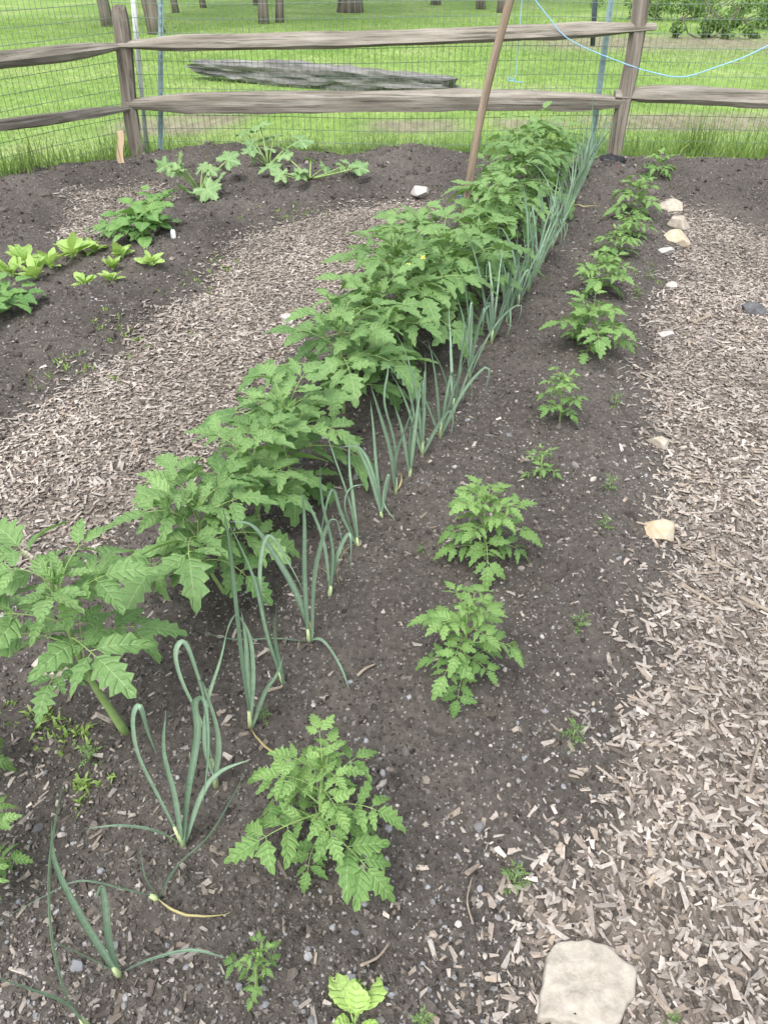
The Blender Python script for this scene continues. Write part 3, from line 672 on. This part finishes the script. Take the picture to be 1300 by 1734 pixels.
blades('tiny_weeds', 'tiny green weeds sprouting in the soil', 'weeds', xx, yy, H(xx, yy), hh, .008+0*hh, 1.0)

# ------------------------------------------------------------------ rocks
def rock(name, label, cpx, wpx, asp, hr, mat, group=None, sub=4, seed=0):
    b = G(*cpx); sc = (b[1]*cp+(HC-b[2])*sp)/F; a = wpx*sc*.5
    V, Fc = ico(sub); r = np.random.default_rng(seed+int(cpx[0]))
    for q in range(11):
        d = nrm(r.normal(0, 1, 3)); lim = r.uniform(.55, .85); dt = V@d; V = V-np.outer(np.maximum(0, dt-lim), d)
    V = V*(1+.2*fbm(V[:, 0]*2.2+V[:, 2]*1.7+seed, V[:, 1]*2.2-V[:, 2]*1.3, 4, seed+3))[:, None]*1.15
    V = V*np.array([a, a*asp, a*hr]); an = r.uniform(-.5, .5); c, s = math.cos(an), math.sin(an)
    V = np.stack([V[:, 0]*c-V[:, 1]*s, V[:, 0]*s+V[:, 1]*c, V[:, 2]+a*hr*.38], 1)
    o = mesh_obj(name, V, Fc, M[mat], None, True); o.location = Vector(b); tag(o, label, 'rock', group)
GR = 'pale rocks edging the chip path'
rock('rock', 'ochre streaked rock on the edge of the right chip path, mid picture', (1117,905), 54, .95, .6, 'rocky', GR)
rock('rock', 'small flat tan rock beyond the ochre streaked one', (1113,752), 40, .7, .5, 'rock', GR)
rock('rock', 'topmost pale rock of the little row by the back bed', (1138,358), 44, .8, .6, 'rock', GR)
rock('rock', 'second pale rock of the little row, under the topmost one', (1147,385), 40, .8, .7, 'rock', GR)
rock('rock', 'ochre rock at the front of the little row by the back bed', (1144,412), 42, .9, .7, 'rocky', GR)
rock('rock', 'small whitish rock just in front of the ochre rock', (1126,429), 26, .8, .6, 'rockw', GR)
rock('rock', 'small whitish rock alone on the right path edge', (1138,486), 20, .8, .6, 'rockw', GR)
rock('rock', 'small pale rock left of a long grey wood piece', (1126,570), 26, .8, .6, 'rockw', GR)
rock('rock', 'dark grey rock lying on the right chip path', (1272,530), 38, .8, .6, 'rockd')
rock('rock', 'tan rock tucked under the big leaning tomato plant', (92,1135), 62, .7, .6, 'rock')
rock('rock', 'whitish rock on the soil left of the wooden stake', (712,328), 32, .9, .7, 'rockw')
rock('rock', 'whitish rock on the left chip path beside the tomatoes', (490,546), 32, .8, .6, 'rockw')
rock('rock', 'thin flat pale stone on the crest of the back mound', (730,262), 26, .6, .3, 'rockw')
def slab(px, th):
    Q = np.array([G(*p) for p in px]); c = Q.mean(0); Q = np.vstack([Q, Q[:1]]); P = []
    K = 96; sl = np.concatenate([[0], np.cumsum(np.linalg.norm(np.diff(Q, axis=0), axis=1))])
    for q in np.linspace(0, sl[-1], K, endpoint=False): P.append([np.interp(q, sl, Q[:, a]) for a in range(3)])
    P = np.array(P); P = .25*np.roll(P, 1, 0)+.5*P+.25*np.roll(P, -1, 0)
    ew = (vnoise(np.arange(K)*.35, np.zeros(K), 5)-.5)*.07
    V = []; base = c[2]-.01
    rings = [(1.0, 0), (1.02, .4), (1.015, .8), (.99, .97), (.95, 1.0)]+[(f, 1.0) for f in (.88, .8, .72, .64, .56, .48, .4, .32, .24, .16, .08)]
    for f, zf in rings:
        q = c+(P-c)*(f+ew*f*f)[:, None]; q[:, 2] = base+th*zf; V.append(q)
    V = np.vstack(V); nn = fbm(V[:, 0]*38, V[:, 1]*38, 5, 41); V[:, 2] += nn*.016*((V[:, 2]-base)/th)
    V[:, 2] += (V[:, 0]-c[0])*.05
    Fc = [[r*K+j, r*K+(j+1) % K, (r+1)*K+(j+1) % K, (r+1)*K+j] for r in range(len(rings)-1) for j in range(K)]+[[(len(rings)-1)*K+j for j in range(K)]]
    o = mesh_obj('flat_stone', V-c, Fc, M['slab'], None, True); o.location = Vector(c)
    tag(o, 'large flat pale stone slab on the ground at the bottom right', 'stone')
slab([(927,1618),(940,1604),(990,1602),(1022,1612),(1072,1652),(1068,1690),(1036,1752),(985,1740),(940,1735),(909,1728),(916,1675)], .034)

# ------------------------------------------------------------------ fence
def loft(L, w, h, seed, n=44, k=12, taper=.12, rough=.12, tend=.45, jag=0.0, freq=3.0):
    r = np.random.default_rng(seed); rad = 1+r.uniform(-.22, .16, k); V = []
    jg = r.uniform(-1, 1, (2, k))*jag
    for i in range(n):
        t = i/(n-1); e = min(1, tend+(1-tend)*min(t, 1-t)/max(taper, 1e-3))
        for j in range(k):
            a = 2*math.pi*j/k; q = rad[j]*(1+rough*float(fbm(np.array([t*L*freq+j*7.3]), np.array([seed*3.1+j*.9]), 3, seed)[0])*2)
            c, s = math.cos(a), math.sin(a)
            sq = (abs(c)**4+abs(s)**4)**-.25
            x = w*.5*c*q*sq*(.65+.35*e); y = h*.5*s*q*sq*e
            V.append((x, y, t*L+(jg[0, j]*max(0, 1-t*8)+jg[1, j]*max(0, 1-(1-t)*8))))
    V = np.array(V); t = V[:, 2]/L
    V[:, 0] += .02*np.sin(t*5+seed); V[:, 1] += .018*np.sin(t*4+seed*2)*min(1, L/2)
    Fc = [[i*k+j, i*k+(j+1) % k, (i+1)*k+(j+1) % k, (i+1)*k+j] for i in range(n-1) for j in range(k)]+[list(range(k))[::-1], [(n-1)*k+j for j in range(k)]]
    return V, Fc
def bar(name, a, b, w, h, mat, parent=None, org=None, seed=1, **kw):
    a = Vector(a); b = Vector(b); d = b-a; V, Fc = loft(d.length, w, h, seed, **kw)
    o = mesh_obj(name, V, Fc, M[mat], parent, False)
    z = d.normalized(); y = Vector((0, 0, 1))
    if abs(z.z) > .8: y = Vector((0, 1, 0))
    x = y.cross(z).normalized(); y = z.cross(x)
    m = Matrix((x, y, z)).transposed().to_4x4(); m.translation = a-(Vector(org) if org is not None else Vector())
    o.matrix_basis = m; return o
FY = 6.95
lb = PY(233, 250, FY); lt = PY(197, 14, FY); rb = PY(1045, 262, FY); rt = PY(1084, -28, FY)
fb = np.array([0, FY, 0.])
fence = thing('split_rail_fence', 'weathered wooden split rail fence across the back of the garden', 'fence', fb)
lb[2] = -.1; rb[2] = -.1
bar('post', lb, lt, .13, .125, 'woodpost', fence, fb, 3, taper=.06, tend=.8, rough=.26, jag=.03)
bar('post', rb, rt, .115, .115, 'woodpost', fence, fb, 4, taper=.02, tend=.9, jag=.01)
ce = PY(0, 92, 5.98); dirl = (ce-PY(213, 78, FY)); dirl = dirl/np.linalg.norm(dirl[:2])
p3 = lt+dirl*2.95; p3b = p3.copy(); p3b[2] = -.1; p3[2] = 1.02
bar('post', p3b, p3, .13, .12, 'woodpost', fence, fb, 5, taper=.06, tend=.8)
def rail(pa, Ya, pb, Yb, w, h, sd_, **kw): return bar('rail', PY(*pa, Ya), PY(*pb, Yb), w, h, 'wood', fence, fb, sd_, **kw)
rail((203,75), FY, (1108,50), FY-.03, .10, .118, 11, rough=.3, k=9, n=60, freq=2.4)
rail((213,172), FY, (1062,174), FY+.0, .11, .155, 12, rough=.3, k=9, n=60, freq=2.4)
rail((1040,164), FY-.03, (1500,172), FY, .10, .13, 13, rough=.3, k=9, n=60, freq=2.4)
for (pa, zz, hh, sd_) in (((200,79), .83, .10, 14), ((215,178), .42, .085, 15)):
    a = PY(*pa, FY); b = a+dirl*2.98; b[2] = zz; bar('rail', a, b, .10, hh, 'wood', fence, fb, sd_, rough=.3, k=9, n=60, freq=2.4)
# wire mesh
wf = thing('wire_fence', 'tall green welded wire mesh fence fixed along the rail fence', 'wire fence', fb)
def wires(a, b, z0, z1, dx=.05, dz=.1, r=.0018):
    a = np.array(a); b = np.array(b); L = np.linalg.norm(b-a); d = (b-a)/L; mb = MB()
    wob = lambda s: .012*math.sin(s*2.1)+.008*math.sin(s*5.3+1)
    nrmv = np.array([-d[1], d[0]])
    for s in np.arange(0, L, dx):
        q = a+d*s+nrmv*wob(s); tube(mb, [[q[0], q[1], z0], [q[0]+.006*math.sin(s*9), q[1], z1]], r, 4, cap=False)
    for z in np.arange(z0, z1, dz):
        ss = np.linspace(0, L, 24); pts = [[*(a+d*s+nrmv*wob(s)), z+.012*math.sin(s*1.7+z*3)] for s in ss]; tube(mb, pts, r*1.15, 4, cap=False)
    return mb
wires((lb[0]-.02, FY+.08), (5.2, FY+.08), -.02, 1.62).build('mesh_panel', M['wire'], wf, fb)
wires((lb[0]-.02, FY+.08), (lb[0]+dirl[0]*3-.08, FY+dirl[1]*3+.05), -.02, 1.62).build('mesh_panel', M['wire'], wf, fb)
def tpost(label, a, b, Yy, mat='tpost', w=.042):
    p = PY(*a, Yy); q = PY(*b, Yy); p[2] = -.15; d = nrm(q-p); L = np.linalg.norm(q-p)
    root = thing('steel_post', label, 'fence post', p); mb = MB()
    sec = [(-w/2,-.003),(w/2,-.003),(w/2,.003),(.004,.004),(.004,.034),(-.004,.034),(-.004,.004),(-w/2,.003)]
    V = [p+d*L*t+np.array([x, y, 0]) for t in (0, 1) for x, y in sec]; k = 8
    mb.add(V, [[j, (j+1) % k, k+(j+1) % k, k+j] for j in range(k)]+[list(range(k))[::-1], [k+j for j in range(k)]])
    mb.build('shaft', M[mat], root, p, False)
    m2 = MB(); ss = np.arange(.2, L-.03, .0275); pts = [p+d*s+np.array([0, -.006, 0]) for s in ss]
    tube(m2, pts, [.010 if i % 2 else .0045 for i in range(len(ss))], 6)
    m2.build('stud_ridge', M[mat], root, p, False)
tpost('pale green steel post behind the fence near the left wooden post', (265,245), (273,-130), FY+.14)
tpost('pale green steel post leaning beside the right wooden post', (1003,238), (1052,-130), FY+.14, 'tpost', .05)
p = PY(232,170,FY+.17); q = PY(215,-120,FY+.17); p[2] = -.1
mb = MB(); tube(mb, [p-p, (q-p)*.5, q-p], .02, 14); o = mb.build('white_pole', M['white']); o.location = Vector(p); tag(o, 'thin white plastic pole directly behind the left wooden post', 'pole')
p = PY(1008,40,FY+.2); q = PY(1014,-120,FY+.2); p[2] = .78
mb = MB(); tube(mb, [p-p, (q-p)*.5, q-p], .02, 8); o = mb.build('dark_pole', M['dsteel']); o.location = Vector(p); tag(o, 'short dark steel pole end fixed to the wire above the top rail', 'pole')
# stakes
a = G(770,408); a[2] -= .1; b = PY(864,-5,4.35); b = a+(b-a)*1.18
o = bar('wooden_stake', a, b, .040, .038, 'stake', None, None, 21, taper=.01, tend=.9, rough=.05, k=8); tag(o, 'tall leaning brown wooden stake standing among the tomato plants', 'stake')
a = G(212,284); b = PY(200,222,a[1]+.05); a[2] -= .05
o = bar('wooden_stake', a, b, .05, .022, 'pale', None, None, 22, taper=.01, tend=.9, rough=.04, k=8); tag(o, 'short pale wooden stake in the soil by the left fence post', 'stake')
# log
a = PY(326,114,12.0); b = PY(762,138,10.3); a[2] = .12; b[2] = .11
o = bar('fallen_log', a, b, .30, .29, 'log', None, None, 33, taper=.42, tend=.45, rough=.5, jag=.14, k=22, n=110, freq=2.6); tag(o, 'grey weathered log lying on the lawn behind the fence', 'log')
# ropes
def rope(name, label, pts, r, mat, cat):
    c = pts[len(pts)//2]; mb = MB(); tube(mb, catmull(pts, 40)-c, r, 6); o = mb.build(name, M[mat]); o.location = Vector(c); tag(o, label, cat)
rope('blue_twine', 'long blue twine sagging along the top of the right fence', [PY(x, y, FY-.07) for x, y in [(880,-35),(925,25),(965,68),(1050,105),(1110,124),(1157,130),(1210,114),(1260,96),(1330,62),(1420,20)]], .0042, 'blue', 'twine')
rope('blue_twine', 'short blue twine hanging straight down the wire with a knot', [PY(x, y, FY+.05) for x, y in [(886,-30),(880,40),(875,100),(871,133),(862,131),(860,136),(876,138),(886,140)]], .0035, 'blue', 'twine')
t0 = PY(784,336,4.60); rope('blue_tie', 'blue tie wrapped round the brown stake', [t0+np.array([.030*math.cos(q), .030*math.sin(q), .003*q/3]) for q in np.linspace(0, 12.5, 26)], .0022, 'blue', 'tie')
# tag
b = G(294,404); mb = MB(); w, hh = .013, .045
mb.add(np.array([[-w,0,-.02],[w,0,-.02],[w,.01,hh*.8],[w*.6,.012,hh],[-w*.6,.012,hh],[-w,.01,hh*.8],[-w,.003,-.02],[w,.003,-.02],[w,.013,hh*.8],[w*.6,.015,hh],[-w*.6,.015,hh],[-w,.013,hh*.8]]), [[0,1,2,3,4,5],[11,10,9,8,7,6],[0,6,7,1],[1,7,8,2],[2,8,9,3],[3,9,10,4],[4,10,11,5],[5,11,6,0]])
o = mb.build('plant_tag', M['white'], smooth=False); o.location = Vector(b); tag(o, 'small white plastic plant tag beside the dark leafy clump', 'plant tag')
# black scrap with ribbon
b = G(1032,278); V, Fc = ico(4); V = V*(1+.9*fbm(V[:, 0]*2.5+V[:, 2], V[:, 1]*2.5-V[:, 2], 4, 91))[:, None]*np.array([.12, .07, .05]); V[:, 2] += .02
o = mesh_obj('plastic_scrap', V, Fc, M['black'], None, True); o.location = Vector(b); tag(o, 'crumpled black plastic scrap at the foot of the right wooden post', 'plastic scrap')
rope('red_ribbon', 'small red ribbon in front of the right wooden post', [G(1046,288), PY(1046,280,6.5), PY(1050,270,6.5), PY(1046,266,6.5)], .005, 'red', 'ribbon')
# twigs
for l, pts, r in [('thick pale wood piece near the right edge of the chip path', [(1150,992),(1180,1010),(1222,1034)], .006), ('long thin twig reaching the right edge of the chip path', [(1208,955),(1255,975),(1310,1005)], .004), ('brown bark strip at the right edge beneath the long twig', [(1250,1015),(1280,1030),(1320,1048)], .008), ('upright pale splinter low on the right chip path', [(1262,1345),(1272,1300),(1284,1255)], .005), ('short pale wood piece lying on the soil amid the young tomatoes', [(605,1150),(618,1138),(635,1130)], .004), ('dark twig on the soil near the bottom middle', [(610,1640),(640,1625),(660,1600)], .003), ('straight twig on the soil left of the flat stone', [(800,1570),(790,1530),(798,1490)], .002), ('long grey wood piece on the far right chip path', [(1172,550),(1188,543),(1206,536)], .011)]:
    P = [G(*p)+np.array([0, 0, .010]) for p in pts]; c = P[1]; mb = MB(); tube(mb, catmull(P, 10)-c, np.linspace(r, r*.6, 10)*np.array([1+.15*random.uniform(-1, 1) for _ in range(10)]), 7)
    o = mb.build('twig', M['twig']); o.location = Vector(c); tag(o, l, 'twig')

# ------------------------------------------------------------------ trees and shrubs far behind
def leafcloud(clumps, n, size, seed):
    r = np.random.default_rng(seed)
    cl = np.array(clumps); idx = r.integers(0, len(cl), n)
    d = r.normal(0, 1, (n, 3)); d /= np.linalg.norm(d, axis=1)[:, None]
    P = cl[idx, :3]+d*(cl[idx, 3:4]*r.uniform(.2, 1.15, (n, 1))**.6)*np.array([1, 1, .75])
    P[:, 2] = np.maximum(P[:, 2], .02)
    Tv = np.array([[-.5, 0, 0], [0, -.28, .05], [.5, 0, 0], [0, .28, .05]]); Tf = np.array([[0, 1, 2, 3]])
    V, Fc = inst(Tv, Tf, P, np.repeat(r.uniform(.6, 1.3, (n, 1))*size, 3, 1), np.stack([r.normal(0, .7, n), r.normal(0, .7, n), r.uniform(0, 6.28, n)], 1), .1)
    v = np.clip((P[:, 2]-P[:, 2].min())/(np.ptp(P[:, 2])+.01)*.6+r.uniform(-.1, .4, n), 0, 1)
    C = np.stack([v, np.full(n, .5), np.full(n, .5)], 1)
    return V, Fc, np.repeat(C, 4, 0)
cr = random.Random(5)
crown_me = []
for k in range(2):
    cl = [(cr.gauss(0, 1.5), cr.gauss(0, 1.5), 7.2+cr.uniform(-1.4, 2.4), cr.uniform(.6, 1.1)) for _ in range(13)]
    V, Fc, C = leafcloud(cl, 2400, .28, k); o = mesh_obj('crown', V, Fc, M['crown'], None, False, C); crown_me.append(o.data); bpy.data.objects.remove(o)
TREES = [((183,46),18,-.1,'brown tree trunk at the far left edge, left of the white pole'),((263,60),24,-.12,'leaning brown tree trunk between the left post and the green steel post'),((296,22),10,0,'thin distant trunk right of the leaning brown one'),((345,14),9,0,'thin faraway trunk, second right of the leaning brown one'),((437,10),10,0,'thin trunk just left of the paired trunks'),((450,42),15,0,'left trunk of the close pair above the rail'),((474,40),12,.02,'right trunk of the close pair above the rail'),((591,22),36,0,'widest tree trunk, alone above the middle of the rail'),((735,9),14,0,'distant trunk between the widest one and the stake'),((812,16),13,0,'slender trunk just left of the tall wooden stake'),((852,22),18,.04,'tree trunk close behind the tall wooden stake'),((1195,6),16,0,'distant trunk behind the shrubs at the right')]
for i, (bp, wpx, lean, l) in enumerate(TREES):
    b = G0(*bp, -.05); sc = (b[1]*cp+HC*sp)/F; r = wpx*sc*.5
    root = thing('tree', l, 'tree', b, 'trees on the far lawn'); mb = MB(); Ht = 6.0
    pts = np.array([[lean*z+.05*math.sin(z*1.3+i), .05*math.cos(z+i), z] for z in np.linspace(-.1, Ht, 14)])
    rad = r*np.array([1.35]+[1.12]+list(np.linspace(1, .55, 12))); tube(mb, pts, rad, 12)
    for q in range(5):
        z0 = 3+.6*q; a = q*2.2+i; s = np.array([lean*z0, 0, z0])
        tube(mb, [s, s+np.array([math.cos(a)*.8, math.sin(a)*.8, .8]), s+np.array([math.cos(a)*1.8, math.sin(a)*1.8, 2.2])], [r*.45, r*.3, r*.12], 6)
    mb.build('trunk', M['bark'], root)
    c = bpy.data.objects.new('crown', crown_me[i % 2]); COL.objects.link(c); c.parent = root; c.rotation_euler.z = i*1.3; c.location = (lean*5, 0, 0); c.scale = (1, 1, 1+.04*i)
SH = [((1125,36),.55,'dark shrub at the top right, nearest the right wooden post'),((1190,66),.4,'low shrub with pale leaves in front of the top right thicket'),((1240,38),.75,'wide dark shrub in the top right thicket'),((1300,50),.65,'dark shrub at the top right picture corner'),((1180,22),.9,'tall shrub at the back of the top right thicket')]
for i, (bp, rr, l) in enumerate(SH):
    b = G0(*bp, -.05); root = thing('shrub', l, 'shrub', b, 'shrubs beyond the lawn'); r = random.Random(i)
    cl = [(r.gauss(0, rr*1.3), r.gauss(0, rr*.5), r.uniform(.05, .7)*rr*1.1, rr*r.uniform(.15, .5)) for _ in range(16)]
    V, Fc, C = leafcloud(cl, 1300, .085, 50+i); mesh_obj('foliage', V, Fc, M['crown'], root, False, C)
    mb = MB()
    for q in range(7): tube(mb, [[0, 0, -.05], [cl[q][0]*.6, cl[q][1]*.6, cl[q][2]*.5], [cl[q][0], cl[q][1], cl[q][2]+.25]], [.025, .016, .006], 5)
    mb.build('stem', M['bark'], root)

# ------------------------------------------------------------------ light, sky, camera
W = bpy.data.worlds.new('World'); S.world = W; W.use_nodes = True
nt = W.node_tree; nt.nodes.clear()
el, rot = R_(60), R_(205)
sky = nd(nt, 'TexSky', sky_type='NISHITA', sun_disc=False, sun_elevation=el, sun_rotation=rot, air_density=1.0, dust_density=3.0, ozone_density=1.0)
hs = nd(nt, 'HueSaturation', {'Saturation': .35, 'Value': 2.35, 'Color': sky.outputs[0]})
bg = nd(nt, 'Background', {0: hs.outputs[0], 1: .15}); ow = nd(nt, 'OutputWorld', {0: bg.outputs[0]})
L = bpy.data.lights.new('sun', 'SUN'); L.energy = 2.4; L.angle = R_(30); L.color = (1, .98, .94)
lo = bpy.data.objects.new('sun', L); COL.objects.link(lo)
sd_ = Vector((math.sin(rot)*math.cos(el), math.cos(rot)*math.cos(el), math.sin(el)))
lo.rotation_euler = sd_.to_track_quat('Z', 'Y').to_euler(); lo.location = (0, 0, 8)
cam = bpy.data.cameras.new('camera'); co_ = bpy.data.objects.new('camera', cam); COL.objects.link(co_)
co_.location = (0, 0, HC); co_.rotation_euler = (math.pi/2-PITCH, 0, 0)
cam.sensor_fit = 'VERTICAL'; cam.sensor_height = 36; cam.sensor_width = 27; cam.lens = F/1734*36; cam.clip_end = 600; cam.clip_start = .02
S.camera = co_
S.view_settings.view_transform = 'Standard'; S.view_settings.look = 'None'; S.view_settings.exposure = 0
